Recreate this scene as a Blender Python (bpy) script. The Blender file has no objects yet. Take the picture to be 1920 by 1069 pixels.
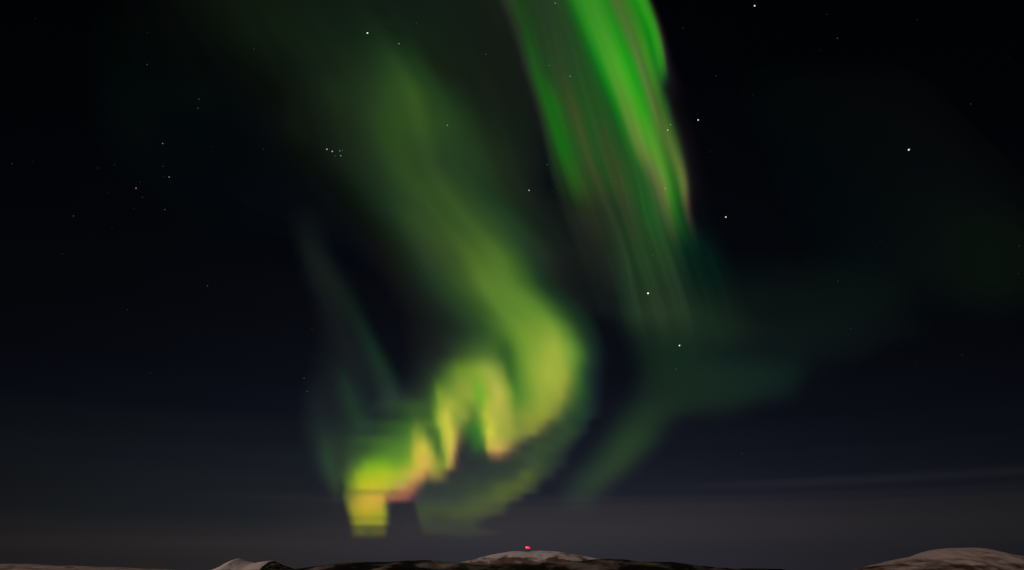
import bpy, bmesh, math, random
import numpy as np
from mathutils import Vector, Matrix, noise

# ------------------------------------------------------------------ camera, sky, moon, exposure
S = bpy.context.scene
COL = S.collection
PITCH = math.atan((1075 - 534.5) / 1280.0)      # horizon just under the frame
FPX = 1280.0                                    # focal length in photo pixels (24 mm)
CAM_Z = 20.0
cd = bpy.data.cameras.new("camera")
cam = bpy.data.objects.new("camera", cd)
COL.objects.link(cam)
cd.sensor_width = 36.0
cd.lens = 36.0 * FPX / 1920.0
cd.clip_start = 1.0
cd.clip_end = 2.0e6
cam.location = (0, 0, CAM_Z)
cam.rotation_euler = (math.radians(90) + PITCH, 0, 0)
S.camera = cam
S.view_settings.view_transform = 'Standard'
S.view_settings.look = 'None'
S.view_settings.exposure = 0.0
S.view_settings.gamma = 1.0
S.view_settings.use_curve_mapping = False
S.render.engine = 'CYCLES'
cy = S.cycles
cy.use_denoising = True
cy.denoiser = 'OPENIMAGEDENOISE'
cy.max_bounces = 4
cy.volume_bounces = 0
cy.diffuse_bounces = 0
cy.transparent_max_bounces = 96
cy.sample_clamp_direct = 12.0
cy.sample_clamp_indirect = 1.0
S.render.film_transparent = False

MOON_EL, MOON_AZ = math.radians(24), math.radians(-118)   # azimuth from straight ahead, clockwise


def lin(c):
    c = np.asarray(c, dtype=float) / 255.0
    return np.where(c <= 0.04045, c / 12.92, ((c + 0.055) / 1.055) ** 2.4)


W = bpy.data.worlds.new("World")
S.world = W
W.use_nodes = True
nt = W.node_tree
nt.nodes.clear()


def N(t, kind, **kw):
    n = t.nodes.new(kind)
    for k, v in kw.items():
        setattr(n, k, v)
    return n


def M2(t, op, a, b=None, c=None, clamp=False):
    n = N(t, 'ShaderNodeMath', operation=op)
    n.use_clamp = clamp
    for i, v in enumerate((a, b, c)):
        if v is None:
            continue
        if isinstance(v, (int, float)):
            n.inputs[i].default_value = v
        else:
            t.links.new(v, n.inputs[i])
    return n.outputs[0]


def build_world():
    t = nt
    tc = N(t, 'ShaderNodeTexCoord')
    sep = N(t, 'ShaderNodeSeparateXYZ')
    t.links.new(tc.outputs['Generated'], sep.inputs[0])
    el = M2(t, 'MULTIPLY', M2(t, 'ARCSINE', sep.outputs[2]), 180 / math.pi)
    az = M2(t, 'MULTIPLY', M2(t, 'ARCTAN2', sep.outputs[0], sep.outputs[1]), 180 / math.pi)
    # thin stratus: the height of each layer wanders a little along the horizon
    cv = N(t, 'ShaderNodeCombineXYZ')
    t.links.new(M2(t, 'MULTIPLY', az, 0.055), cv.inputs[0])
    t.links.new(M2(t, 'MULTIPLY', el, 0.75), cv.inputs[1])
    nz = N(t, 'ShaderNodeTexNoise')
    nz.inputs['Scale'].default_value = 1.0
    nz.inputs['Detail'].default_value = 4.0
    nz.inputs['Roughness'].default_value = 0.55
    t.links.new(cv.outputs[0], nz.inputs['Vector'])
    wob = M2(t, 'MULTIPLY', M2(t, 'SUBTRACT', nz.outputs[0], 0.5), 1.5)
    low = M2(t, 'SUBTRACT', 1.0, M2(t, 'DIVIDE', el, 12.0), clamp=True)
    # the bank sinks and thins out towards the left
    left = M2(t, 'DIVIDE', M2(t, 'ADD', az, 6.0), -13.0, clamp=True)
    el2 = M2(t, 'ADD', el, M2(t, 'MULTIPLY', wob, low))
    RNG = 60.0
    high = [(12, (15, 17, 27)), (15.5, (10, 13, 20)), (20, (8, 10, 16)), (25, (5, 7, 13)), (33, (3, 5, 9)), (40, (2, 3, 6)), (50, (1, 1, 3))]

    def elevation_ramp(stops):
        ramp = N(t, 'ShaderNodeValToRGB')
        cr = ramp.color_ramp
        cr.interpolation = 'EASE'
        while len(cr.elements) < len(stops):
            cr.elements.new(0.5)
        for e, (a, c) in zip(cr.elements, stops):
            e.position = (a + 5) / RNG
            l = lin(c)
            e.color = (l[0], l[1], l[2], 1)
        t.links.new(M2(t, 'DIVIDE', M2(t, 'ADD', el2, 5.0), RNG, clamp=True), ramp.inputs[0])
        return ramp.outputs[0]

    bank = elevation_ramp([(-5, (40, 39, 43)), (0.8, (43, 42, 49)), (3.2, (49, 47, 51)), (4.75, (45, 43, 48)), (5.3, (31, 32, 43)), (6.4, (26, 28, 39)), (9.2, (20, 22, 33))] + high)
    thin = elevation_ramp([(-5, (40, 38, 38)), (0.8, (43, 41, 43)), (2.0, (48, 45, 46)), (2.9, (42, 41, 43)), (4.2, (32, 35, 40)),
                           (6.2, (29, 32, 37)), (8.0, (25, 29, 36)), (10.0, (20, 24, 30))] + high)
    cm = N(t, 'ShaderNodeMix', data_type='RGBA')
    t.links.new(left, cm.inputs[0])
    t.links.new(bank, cm.inputs[6])
    t.links.new(thin, cm.inputs[7])
    # town glow is strongest straight ahead and dies towards both sides
    d = M2(t, 'DIVIDE', M2(t, 'ADD', az, 2.0), 31.0)
    g = M2(t, 'POWER', 2.718, M2(t, 'MULTIPLY', M2(t, 'MULTIPLY', d, d), -1.0))
    fac = M2(t, 'MULTIPLY_ADD', g, 0.80, 0.24)
    bg = N(t, 'ShaderNodeBackground')
    t.links.new(cm.outputs[2], bg.inputs['Color'])
    t.links.new(fac, bg.inputs['Strength'])
    sky = N(t, 'ShaderNodeTexSky', sky_type='NISHITA')
    sky.sun_disc = False
    sky.sun_elevation = MOON_EL
    sky.sun_rotation = MOON_AZ

    def streak(height, width, az0, az1, gain):
        """a long thin cloud catching the town glow, fading in between two azimuths"""
        q = M2(t, 'DIVIDE', M2(t, 'SUBTRACT', el2, height), width)
        b = M2(t, 'POWER', 2.718, M2(t, 'MULTIPLY', M2(t, 'MULTIPLY', q, q), -1.0))
        k = M2(t, 'DIVIDE', M2(t, 'SUBTRACT', az, az0), az1 - az0, clamp=True)
        return M2(t, 'MULTIPLY', M2(t, 'MULTIPLY', b, M2(t, 'MULTIPLY', k, k)), gain)

    wisps = M2(t, 'ADD', streak(6.25, 0.30, 6, 20, 0.0105), M2(t, 'ADD', streak(5.35, 0.28, -30, -14, 0.006), streak(8.4, 0.35, 4, 24, 0.0012)))
    bg3 = N(t, 'ShaderNodeBackground')
    bg3.inputs['Color'].default_value = (1.0, 0.88, 0.86, 1)
    t.links.new(M2(t, 'MULTIPLY', wisps, M2(t, 'MULTIPLY', fac, M2(t, 'ADD', nz.outputs[0], 0.35))), bg3.inputs['Strength'])
    bg2 = N(t, 'ShaderNodeBackground')
    t.links.new(sky.outputs[0], bg2.inputs['Color'])
    bg2.inputs['Strength'].default_value = 0.00012
    add = N(t, 'ShaderNodeAddShader')
    t.links.new(bg.outputs[0], add.inputs[0])
    t.links.new(bg2.outputs[0], add.inputs[1])
    add2 = N(t, 'ShaderNodeAddShader')
    t.links.new(add.outputs[0], add2.inputs[0])
    t.links.new(bg3.outputs[0], add2.inputs[1])
    out = N(t, 'ShaderNodeOutputWorld')
    t.links.new(add2.outputs[0], out.inputs['Surface'])


build_world()

ld = bpy.data.lights.new("moon", 'SUN')
ld.energy = 1.2
ld.angle = math.radians(0.5)
ld.color = (1.0, 0.75, 0.65)
moon = bpy.data.objects.new("moon", ld)
COL.objects.link(moon)
to_moon = Vector((math.sin(MOON_AZ) * math.cos(MOON_EL), math.cos(MOON_AZ) * math.cos(MOON_EL), math.sin(MOON_EL)))
moon.rotation_euler = to_moon.to_track_quat('Z', 'Y').to_euler()

# ------------------------------------------------------------------ helpers
CP, SP = math.cos(PITCH), math.sin(PITCH)


def ray(px, py):
    """unit direction(s) in the world through a point of the photograph"""
    u = (np.asarray(px, float) - 960.0) / FPX
    v = (534.5 - np.asarray(py, float)) / FPX
    d = np.stack([u, CP - v * SP, SP + v * CP], -1)
    return d / np.linalg.norm(d, axis=-1, keepdims=True)


def at_depth(px, py, Y):
    d = ray(px, py)
    k = Y / d[..., 1]
    return d * k[..., None] + np.array([0, 0, CAM_Z])


def tag(o, label=None, cat=None, group=None, kind=None):
    for k, v in (("label", label), ("category", cat), ("group", group), ("kind", kind)):
        if v:
            o[k] = v
    return o


def mesh_obj(name, verts, faces, mat, parent=None, smooth=True):
    me = bpy.data.meshes.new(name)
    me.from_pydata([tuple(v) for v in verts], [], [tuple(f) for f in faces])
    me.materials.append(mat)
    if smooth:
        me.polygons.foreach_set("use_smooth", [True] * len(me.polygons))
    o = bpy.data.objects.new(name, me)
    COL.objects.link(o)
    if parent:
        o.parent = parent
    return o


def empty(name, loc):
    o = bpy.data.objects.new(name, None)
    o.location = loc
    COL.objects.link(o)
    return o


# ------------------------------------------------------------------ ground and hills
def terrain_mat(name, snow=(0.80, 0.79, 0.80), heath=(0.018, 0.014, 0.012), cover=0.5, scale=0.02, soft=0.06, fine=8.0, stretch=1.0, line=None):
    """wind-scoured snow over dark heath; cover = share of snow"""
    m = bpy.data.materials.new(name)
    m.use_nodes = True
    t = m.node_tree
    b = t.nodes['Principled BSDF']
    b.inputs['Roughness'].default_value = 0.85
    b.inputs['Specular IOR Level'].default_value = 0.12
    tc = N(t, 'ShaderNodeTexCoord')
    mp = N(t, 'ShaderNodeMapping')
    mp.inputs['Scale'].default_value = (1.0, stretch, 2.2)
    t.links.new(tc.outputs['Object'], mp.inputs[0])
    n1 = N(t, 'ShaderNodeTexNoise')
    n1.inputs['Scale'].default_value = scale
    n1.inputs['Detail'].default_value = fine
    n1.inputs['Roughness'].default_value = 0.62
    t.links.new(mp.outputs[0], n1.inputs['Vector'])
    th = 0.5 + (0.5 - cover) * 0.42
    r = N(t, 'ShaderNodeValToRGB')
    r.color_ramp.elements[0].position = max(th - soft, 0.0)
    r.color_ramp.elements[1].position = min(th + soft, 1.0)
    v = n1.outputs[0]
    if line:                                    # less snow below this height
        sp = N(t, 'ShaderNodeSeparateXYZ')
        t.links.new(tc.outputs['Object'], sp.inputs[0])
        k = M2(t, 'DIVIDE', M2(t, 'SUBTRACT', line[1], sp.outputs[2]), line[1] - line[0], clamp=True)
        v = M2(t, 'SUBTRACT', v, M2(t, 'MULTIPLY', k, line[2]))
    t.links.new(v, r.inputs[0])
    n2 = N(t, 'ShaderNodeTexNoise')
    n2.inputs['Scale'].default_value = scale * 0.35
    n2.inputs['Detail'].default_value = 3
    t.links.new(mp.outputs[0], n2.inputs['Vector'])
    tint = N(t, 'ShaderNodeMix', data_type='RGBA')
    tint.inputs[6].default_value = (snow[0] * 0.78, snow[1] * 0.76, snow[2] * 0.74, 1)
    tint.inputs[7].default_value = (*snow, 1)
    t.links.new(n2.outputs[0], tint.inputs[0])
    mix = N(t, 'ShaderNodeMix', data_type='RGBA')
    mix.inputs[6].default_value = (*heath, 1)
    t.links.new(tint.outputs[2], mix.inputs[7])
    t.links.new(r.outputs[0], mix.inputs[0])
    t.links.new(mix.outputs[2], b.inputs['Base Color'])
    return m


def pchip(xk, Y, xq):
    """monotone cubic through knots (xk, Y[n, m]); zero slope ends, clamped outside"""
    xk = np.asarray(xk, float)
    Y = np.asarray(Y, float)
    one = Y.ndim == 1
    if one:
        Y = Y[:, None]
    h = np.diff(xk)
    d = np.diff(Y, axis=0) / h[:, None]
    s = np.zeros_like(Y)
    if len(xk) > 2:
        a, b = d[:-1], d[1:]
        w1 = (2 * h[1:] + h[:-1])[:, None]
        w2 = (h[1:] + 2 * h[:-1])[:, None]
        ok = a * b > 0
        with np.errstate(divide='ignore', invalid='ignore'):
            hm = (w1 + w2) / (w1 / np.where(ok, a, 1) + w2 / np.where(ok, b, 1))
        s[1:-1] = np.where(ok, hm, 0)
    x = np.clip(np.asarray(xq, float), xk[0], xk[-1])
    i = np.clip(np.searchsorted(xk, x, side='right') - 1, 0, len(xk) - 2)
    t = ((x - xk[i]) / h[i])[:, None]
    hh = h[i][:, None]
    r = (Y[i] * (2 * t**3 - 3 * t**2 + 1) + s[i] * hh * (t**3 - 2 * t**2 + t)
         + Y[i + 1] * (-2 * t**3 + 3 * t**2) + s[i + 1] * hh * (t**3 - t**2))
    return r[:, 0] if one else r


def hill(name, prof, dist, front, back, mat, rough=0.03, nscale=0.01, ns=260, nt_=48, seed=0.0, foot=0.0, smooth=0):
    """a ridge whose crest is seen along prof; long front slope towards us, shorter back slope"""
    px = np.array([p[0] for p in prof], float)
    py = np.array([p[1] for p in prof], float)
    xs = np.linspace(px[0], px[-1], ns)
    ys = pchip(px, py, xs)
    if smooth:
        k = np.hanning(smooth * 2 + 3)[1:-1]
        ys = np.convolve(np.pad(ys, smooth, mode='edge'), k / k.sum(), mode='valid')
    crest = at_depth(xs, ys, np.full(ns, dist))
    tt = np.concatenate([np.linspace(-1, 0, nt_), np.linspace(0, 1, nt_ // 2)[1:]])
    V, F = [], []
    for i in range(ns):
        h = max(crest[i, 2], 0.0)
        end = min(1.0, min(i, ns - 1 - i) / (ns * 0.02)) if foot else 1.0
        for t in tt:
            y = dist + (front * t if t < 0 else back * t)
            x = crest[i, 0] * (y / dist) ** 0.35
            prof_h = math.cos(t * math.pi / 2) ** 1.5
            n = noise.fractal(Vector((x * nscale + seed, y * nscale, seed * 2.3)), 1.0, 2.1, 6)
            gul = (1 - abs(noise.noise(Vector((x * nscale * 2.5 + 7 + seed, y * nscale * 0.7, 3))))) - 0.6
            amp = rough * max(h, 4) * (0.35 + 0.65 * min(1, abs(t) * 4)) * min(1.0, (1 - abs(t)) * 6)
            V.append((x, y, h * prof_h * end + amp * (n + 0.6 * gul * min(1, abs(t) * 5)) - 1.5))
    m = len(tt)
    for i in range(ns - 1):
        for j in range(m - 1):
            a = i * m + j
            F.append((a, a + m, a + m + 1, a + 1))
    o = mesh_obj(name, V, F, mat)
    tag(o, kind="structure")
    return o, crest


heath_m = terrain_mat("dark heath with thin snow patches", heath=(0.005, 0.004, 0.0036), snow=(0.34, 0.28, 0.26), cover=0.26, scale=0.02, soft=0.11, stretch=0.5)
dome_m = terrain_mat("packed snow with few bare stones", cover=0.74, scale=0.028, soft=0.07, stretch=0.4, heath=(0.16, 0.11, 0.10), line=(36, 53, 0.22))
right_m = terrain_mat("dimmed snow with heath patches", snow=(0.46, 0.40, 0.38), heath=(0.05, 0.028, 0.025), cover=0.86, scale=0.02, soft=0.10, stretch=0.4, line=(34, 54, 0.20))  # snow colour darkened and reddened to stand in for weaker light on this hill
far_m = terrain_mat("distant mountain snow", snow=(0.92, 0.86, 0.84), heath=(0.12, 0.10, 0.10), cover=0.98, scale=0.004, soft=0.08)
left_m = terrain_mat("low moor under thin snow", snow=(0.50, 0.42, 0.40), heath=(0.05, 0.03, 0.028), cover=0.72, scale=0.012, soft=0.10)
ground_m = terrain_mat("snowy valley floor", snow=(0.40, 0.38, 0.38), heath=(0.02, 0.017, 0.015), cover=0.4, scale=0.006)


def build_ground():
    V, F = [(0, 0, 0)], []
    rs = [30, 120, 400, 1200, 4000, 12000, 30000, 80000]
    n = 72
    for r in rs:
        for k in range(n):
            a = 2 * math.pi * k / n
            V.append((r * math.cos(a), r * math.sin(a), 0.5 * noise.noise(Vector((math.cos(a) * 3, math.sin(a) * 3, r))) if r < 4000 else 0.0))
    for k in range(n):
        F.append((0, 1 + k, 1 + (k + 1) % n))
    for q in range(len(rs) - 1):
        for k in range(n):
            a, b = 1 + q * n + k, 1 + q * n + (k + 1) % n
            F.append((a, a + n, b + n, b))
    tag(mesh_obj("ground", V, F, ground_m), kind="structure")


build_ground()
hill("dark_ridge", [(330, 1074), (400, 1068.5), (500, 1066), (560, 1064), (600, 1060), (640, 1054), (700, 1052), (760, 1049.5), (800, 1049.5),
                    (840, 1051), (866, 1053), (888, 1057), (915, 1057.5), (945, 1054.5), (973, 1055), (1023, 1052.5), (1083, 1050), (1140, 1046.5), (1180, 1049),
                    (1240, 1052), (1280, 1056), (1323, 1060.5), (1390, 1063), (1493, 1067.5), (1560, 1071), (1620, 1075)],
     900, 300, 160, heath_m, rough=0.10, nscale=0.02, ns=520, seed=1.3)
_, dome_crest = hill("snowy_dome_hill", [(790, 1068), (830, 1060), (856, 1054), (880, 1049.5), (894, 1046), (907, 1042), (940, 1036), (973, 1032.2), (1007, 1031.5), (1040, 1033), (1073, 1038),
                                         (1107, 1044), (1150, 1052), (1210, 1066)], 1500, 330, 260, dome_m, rough=0.03, nscale=0.02, ns=340, seed=4.1, smooth=9)
hill("snowy_right_hill", [(1575, 1075), (1603, 1067.5), (1653, 1055), (1680, 1048), (1713, 1041), (1740, 1032.5), (1763, 1028), (1800, 1026), (1827, 1027), (1847, 1031),
                          (1873, 1037), (1897, 1041), (1920, 1044), (1980, 1052), (2060, 1066)], 1700, 420, 300, right_m, rough=0.05, nscale=0.016, ns=300, seed=8.7, smooth=8)
hill("distant_mountain", [(402, 1074), (412, 1067), (429, 1058), (441, 1050), (449, 1047), (457, 1049.5), (467, 1053), (480, 1055.5), (493, 1053), (508, 1051.2),
                          (513, 1051.8), (516, 1056), (519, 1063), (524, 1073)], 7000, 900, 700, far_m, rough=0.035, nscale=0.006, ns=220, seed=2.2)
hill("shade_shoulder", [(500, 1073), (507, 1063), (514, 1054.2), (521, 1055.2), (533, 1060), (545, 1064), (565, 1071), (580, 1074)], 6300, 500, 500, heath_m,
     rough=0.05, nscale=0.006, ns=120, seed=3.1)  # added dark hill standing in for the mountain's shadowed right face
hill("low_snowy_moor", [(-140, 1056), (0, 1057), (60, 1057.5), (100, 1059.5), (170, 1061), (230, 1064), (300, 1067), (400, 1071), (440, 1075)],
     3000, 800, 500, left_m, rough=0.10, nscale=0.008, ns=260, seed=5.5)


# ------------------------------------------------------------------ mast with red warning lamps
def flat_mat(name, col, rough=0.5, metal=0.0):
    m = bpy.data.materials.new(name)
    m.use_nodes = True
    t = m.node_tree
    b = t.nodes['Principled BSDF']
    n = N(t, 'ShaderNodeTexNoise')
    n.inputs['Scale'].default_value = 3.0
    r = N(t, 'ShaderNodeMix', data_type='RGBA')
    r.inputs[6].default_value = (*[c * 0.75 for c in col], 1)
    r.inputs[7].default_value = (*col, 1)
    t.links.new(n.outputs[0], r.inputs[0])
    t.links.new(r.outputs[2], b.inputs['Base Color'])
    b.inputs['Roughness'].default_value = rough
    b.inputs['Metallic'].default_value = metal
    return m


def emit_mat(name, col, strength):
    m = bpy.data.materials.new(name)
    m.use_nodes = True
    t = m.node_tree
    t.nodes.clear()
    e = N(t, 'ShaderNodeEmission')
    e.inputs['Color'].default_value = (*col, 1)
    e.inputs['Strength'].default_value = strength
    o = N(t, 'ShaderNodeOutputMaterial')
    t.links.new(e.outputs[0], o.inputs['Surface'])
    return m


def bar(bm, a, b, r, n=8):
    a, b = Vector(a), Vector(b)
    d = b - a
    q = d.to_track_quat('Z', 'Y').to_matrix().to_4x4()
    bmesh.ops.create_cone(bm, cap_ends=True, segments=n, radius1=r, radius2=r, depth=d.length, matrix=Matrix.Translation((a + b) / 2) @ q)


def bm_obj(name, bm, mat, parent):
    me = bpy.data.meshes.new(name)
    bm.to_mesh(me)
    bm.free()
    me.materials.append(mat)
    o = bpy.data.objects.new(name, me)
    COL.objects.link(o)
    o.parent = parent
    return o


def build_mast():
    steel = flat_mat("weathered steel", (0.22, 0.20, 0.19), 0.5, 0.6)
    i = int(np.argmin(np.abs(dome_crest[:, 0] - at_depth(np.array([990.0]), np.array([1030.0]), np.array([1500.0]))[0, 0])))
    c = dome_crest[i]
    root = empty("beacon_mast", (c[0], 1500.0, c[2] - 3.0))
    tag(root, "small lattice mast with glowing red warning lamps on the crest of the snowy dome hill", "mast")
    H = 6.4
    for sx, sy in ((-1, -1), (1, -1), (1, 1), (-1, 1)):
        bm = bmesh.new()
        bar(bm, (sx * 0.9, sy * 0.9, 0), (sx * 0.4, sy * 0.4, H - 0.6), 0.07)
        bm_obj("leg", bm, steel, root)
    bm = bmesh.new()
    for k in range(6):
        z0, z1 = k * 0.95 + 0.1, (k + 1) * 0.95 + 0.1
        w0, w1 = 0.9 - 0.5 * z0 / 5.8, 0.9 - 0.5 * z1 / 5.8
        cs = [(-1, -1), (1, -1), (1, 1), (-1, 1)]
        for q in range(4):
            a, b = cs[q], cs[(q + 1) % 4]
            bar(bm, (a[0] * w0, a[1] * w0, z0), (b[0] * w1, b[1] * w1, z1), 0.035, 5)
            bar(bm, (a[0] * w1, a[1] * w1, z1), (b[0] * w1, b[1] * w1, z1), 0.035, 5)
    bm_obj("bracing", bm, steel, root)
    bm = bmesh.new()
    bmesh.ops.create_cube(bm, size=1.0, matrix=Matrix.Translation((0, 0, H - 0.5)) @ Matrix.Diagonal((7.4, 1.2, 0.16, 1)))
    bmesh.ops.bevel(bm, geom=bm.edges[:], offset=0.03, segments=2, affect='EDGES')
    bm_obj("platform", bm, steel, root)
    red = emit_mat("red lamp glow", (1.0, 0.010, 0.035), 4.4)
    hot = emit_mat("hot red lamp glow", (1.0, 0.035, 0.075), 5.4)
    for x, z, rr, mt in ((-2.4, 1.9, 1.7, hot), (0.3, 1.6, 1.9, red), (2.8, 1.0, 1.45, red)):
        bm = bmesh.new()
        bmesh.ops.create_uvsphere(bm, u_segments=24, v_segments=16, radius=rr, matrix=Matrix.Translation((x, 0, H + z)) @ Matrix.Diagonal((1, 1, 0.85, 1)))
        lamp = bm_obj("lamp_globe", bm, mt, root)
        bm = bmesh.new()
        bar(bm, (x, 0, H - 0.42), (x, 0, H + z - rr * 0.8), rr * 0.45, 14)
        bm_obj("lamp_base", bm, steel, lamp)


build_mast()

# ------------------------------------------------------------------ stars
STARS = [(66, 35, 60), (115, 65, 50), (276, 61, 60), (276, 121, 120), (31, 121, 45), (373, 186, 120), (371, 203, 125), (148, 188, 40), (476, 92, 105),
         (689, 62, 240), (748, 82, 180), (731, 45, 90), (781, 43, 100), (578, 96, 60), (560, 134, 60), (911, 102, 130), (839, 235, 150), (524, 230, 50), (626, 237, 50),
         (22, 307, 100), (62, 303, 55), (215, 309, 85), (183, 315, 70), (305, 269, 150), (306, 312, 100), (317, 332, 155), (308, 331, 60), (255, 353, 180), (263, 342, 70),
         (246, 339, 50), (267, 370, 100), (204, 361, 60), (309, 393, 145), (251, 391, 60), (138, 405, 110), (210, 427, 60), (397, 275, 55), (117, 476, 80), (297, 403, 45),
         (494, 280, 80), (613, 280, 195), (623, 284, 205), (637, 283, 165), (642, 282, 110), (628, 292, 125), (639, 292, 175), (728, 442, 60),
         (1309, 225, 225), (1257, 234, 155), (1252, 244, 195), (1026, 309, 115), (1035, 360, 100), (992, 357, 205), (1361, 407, 225), (1145, 340, 100), (1247, 353, 160),
         (1190, 386, 80), (1332, 285, 60), (1224, 478, 110), (1254, 261, 70), (1550, 27, 70), (1539, 94, 60), (1570, 72, 130), (1719, 37, 70), (1780, 4, 40),
         (1820, 195, 95), (1891, 107, 40), (1461, 75, 40), (1704, 281, 255), (1650, 452, 60), (1911, 461, 105), (1481, 258, 40), (1663, 412, 40),
         (1041, 6, 170), (1030, 123, 140), (1069, 143, 170), (1112, 53, 100), (1179, 15, 105), (1415, 11, 240), (1299, 13, 50), (1281, 52, 70), (1343, 142, 95), (1412, 178, 60),
         (1190, 152, 80), (1340, 102, 40), (389, 536, 125), (239, 581, 70), (256, 577, 50), (282, 699, 70), (585, 616, 80), (570, 709, 110), (576, 734, 130), (782, 497, 80),
         (1215, 550, 255), (1274, 648, 230), (1268, 692, 130), (1277, 565, 90), (1212, 574, 70), (1158, 599, 60), (1571, 527, 105), (1595, 616, 70), (1909, 513, 70),
         (1852, 532, 50), (1716, 678, 60), (1804, 666, 75), (1635, 724, 50), (385, 930, 60), (1391, 851, 105), (1218, 772, 80), (1661, 890, 60)]
NAMED = {(689, 62): "bright white star at the head of the broad olive green aurora band",
         (748, 82): "second brightest star at the head of the broad olive green band, right of the brightest",
         (1309, 225): "bright white star just right of the sharp edge of the green rays",
         (1361, 407): "lone bright white star below and right of the tip of the green rays",
         (1704, 281): "brightest star in the dark right half of the sky, tinged orange",
         (1415, 11): "bright white star at the top of the black sky right of the green rays",
         (1215, 550): "brightest star under the lower end of the green rays, tinged cream",
         (1274, 648): "bright bluish white star in the teal veil below the green rays",
         (992, 357): "bright star in the dark gap between the olive band and the green rays",
         (255, 353): "brightest star of the loose cluster in the dark sky at left",
         (1252, 244): "brighter and lower star of the close pair on the right edge of the green rays",
         (1257, 234): "fainter and upper star of the close pair on the right edge of the green rays",
         (1391, 851): "lone faint star low in the navy sky at right, above the cloud streak",
         (1661, 890): "lowest faint star at right, touching the thin cloud streak",
         (385, 930): "lowest faint star at left, just above the grey cloud bank",
         (389, 536): "lone star in the empty navy sky left of the pale left rays"}


def region(x, y):
    if 605 <= x <= 650 and 272 <= y <= 300:
        return "little star of the tight cluster beside the olive green band", "stars of the tight cluster"
    if x < 470 and y < 440:
        return "faint pale star in the black upper left sky", "faint stars in the upper left sky"
    if x < 600 and y >= 440:
        return "faint pale star in the navy sky left of the aurora", "faint stars in the lower left sky"
    if x < 970:
        return "faint star glimmering through the broad olive green band", "faint stars behind the olive band"
    if x < 1262 and y < 500:
        return "faint star glimmering through the bright green rays", "faint stars behind the green rays"
    if x < 1300 and y >= 500:
        return "faint star glimmering through the teal veil under the green rays", "faint stars behind the teal veil"
    if y < 300:
        return "faint pale star in the black upper right sky", "faint stars in the upper right sky"
    return "faint pale star in the navy sky at right", "faint stars in the lower right sky"


def build_stars():
    R = 420000.0
    bm = bmesh.new()
    bmesh.ops.create_icosphere(bm, subdivisions=2, radius=1.0)
    base = bpy.data.meshes.new("star")
    bm.to_mesh(base)
    bm.free()
    mats, meshes = {}, {}
    for x, y, v in STARS:
        tint = 'white'
        if (x, y) == (1704, 281):
            tint = 'orange'
        elif (x, y) in ((1215, 550), (1361, 407)):
            tint = 'cream'
        elif (x, y) == (1274, 648) or x < 330:
            tint = 'blue'
        b = int(round(v / 20.0)) * 20
        key = (tint, b)
        if key not in meshes:
            c = {'white': (0.92, 1.0, 0.98), 'orange': (1.0, 0.72, 0.5), 'cream': (1.0, 0.93, 0.78), 'blue': (0.86, 0.95, 1.0)}[tint]
            L = float(lin(min(b, 255))) * (0.34 if b < 150 else 0.72 if b < 220 else 1.3)
            me = base.copy()
            me.name = "star"
            sm = emit_mat("starlight", c, L)
            sm.cycles.emission_sampling = 'NONE'
            me.materials.append(sm)
            meshes[key] = me
        d = ray(float(x), float(y))
        o = bpy.data.objects.new("star", meshes[key])
        COL.objects.link(o)
        o.location = Vector(d * R) + Vector((0, 0, CAM_Z))
        cosang = d[1] * CP + d[2] * SP
        px = R * cosang / FPX                   # one photo pixel at that place
        rad = 0.85 if v < 110 else (1.0 if v < 190 else 1.3)
        if v >= 250:
            rad = 1.6
        o.scale = (rad * px,) * 3
        lab, grp = region(x, y)
        tag(o, NAMED.get((x, y), lab), "star", "stars in the night sky" if (x, y) in NAMED else grp)


build_stars()

# ------------------------------------------------------------------ aurora: bodies of evenly glowing gas, deeper where the photo is brighter
X0, X1, Y0, Y1, ST = -120, 2060, -180, 1032, 3
GX = np.arange(X0, X1 + 1, ST, dtype=float)
GY = np.arange(Y0, Y1 + 1, ST, dtype=float)
SKYK = [(-180, (1, 1, 3)), (0, (1, 2, 5)), (300, (4, 6, 10)), (500, (7, 9, 14)), (700, (12, 15, 21)), (850, (20, 22, 32)), (930, (29, 30, 38)),
        (960, (42, 40, 44)), (1000, (49, 46, 47)), (1069, (46, 44, 45))]
SKY_Y = [k[0] for k in SKYK]
SKY_C = np.array([lin(k[1]) for k in SKYK])


def code(c, y):
    """photo colour at height y -> square-root-like code of the light the aurora adds there"""
    if c == 0:
        return np.zeros(3)
    s = np.array([np.interp(y, SKY_Y, SKY_C[:, k]) for k in range(3)])
    return np.clip(lin(c) - s, 0, None) ** (1 / 2.2)


def blur(F, sx, sy):
    def k1(A, s, ax):
        if s <= 0:
            return A
        r = int(math.ceil(3 * s))
        k = np.exp(-0.5 * (np.arange(-r, r + 1) / s) ** 2)
        k /= k.sum()
        P = np.pad(A, [(r, r) if a == ax else (0, 0) for a in range(A.ndim)], mode='edge')
        out = np.zeros_like(A)
        for i, w in enumerate(k):
            sl = [slice(None)] * A.ndim
            sl[ax] = slice(i, i + A.shape[ax])
            out += w * P[tuple(sl)]
        return out
    return k1(k1(F, sx / ST, 1), sy / ST, 0)


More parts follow.
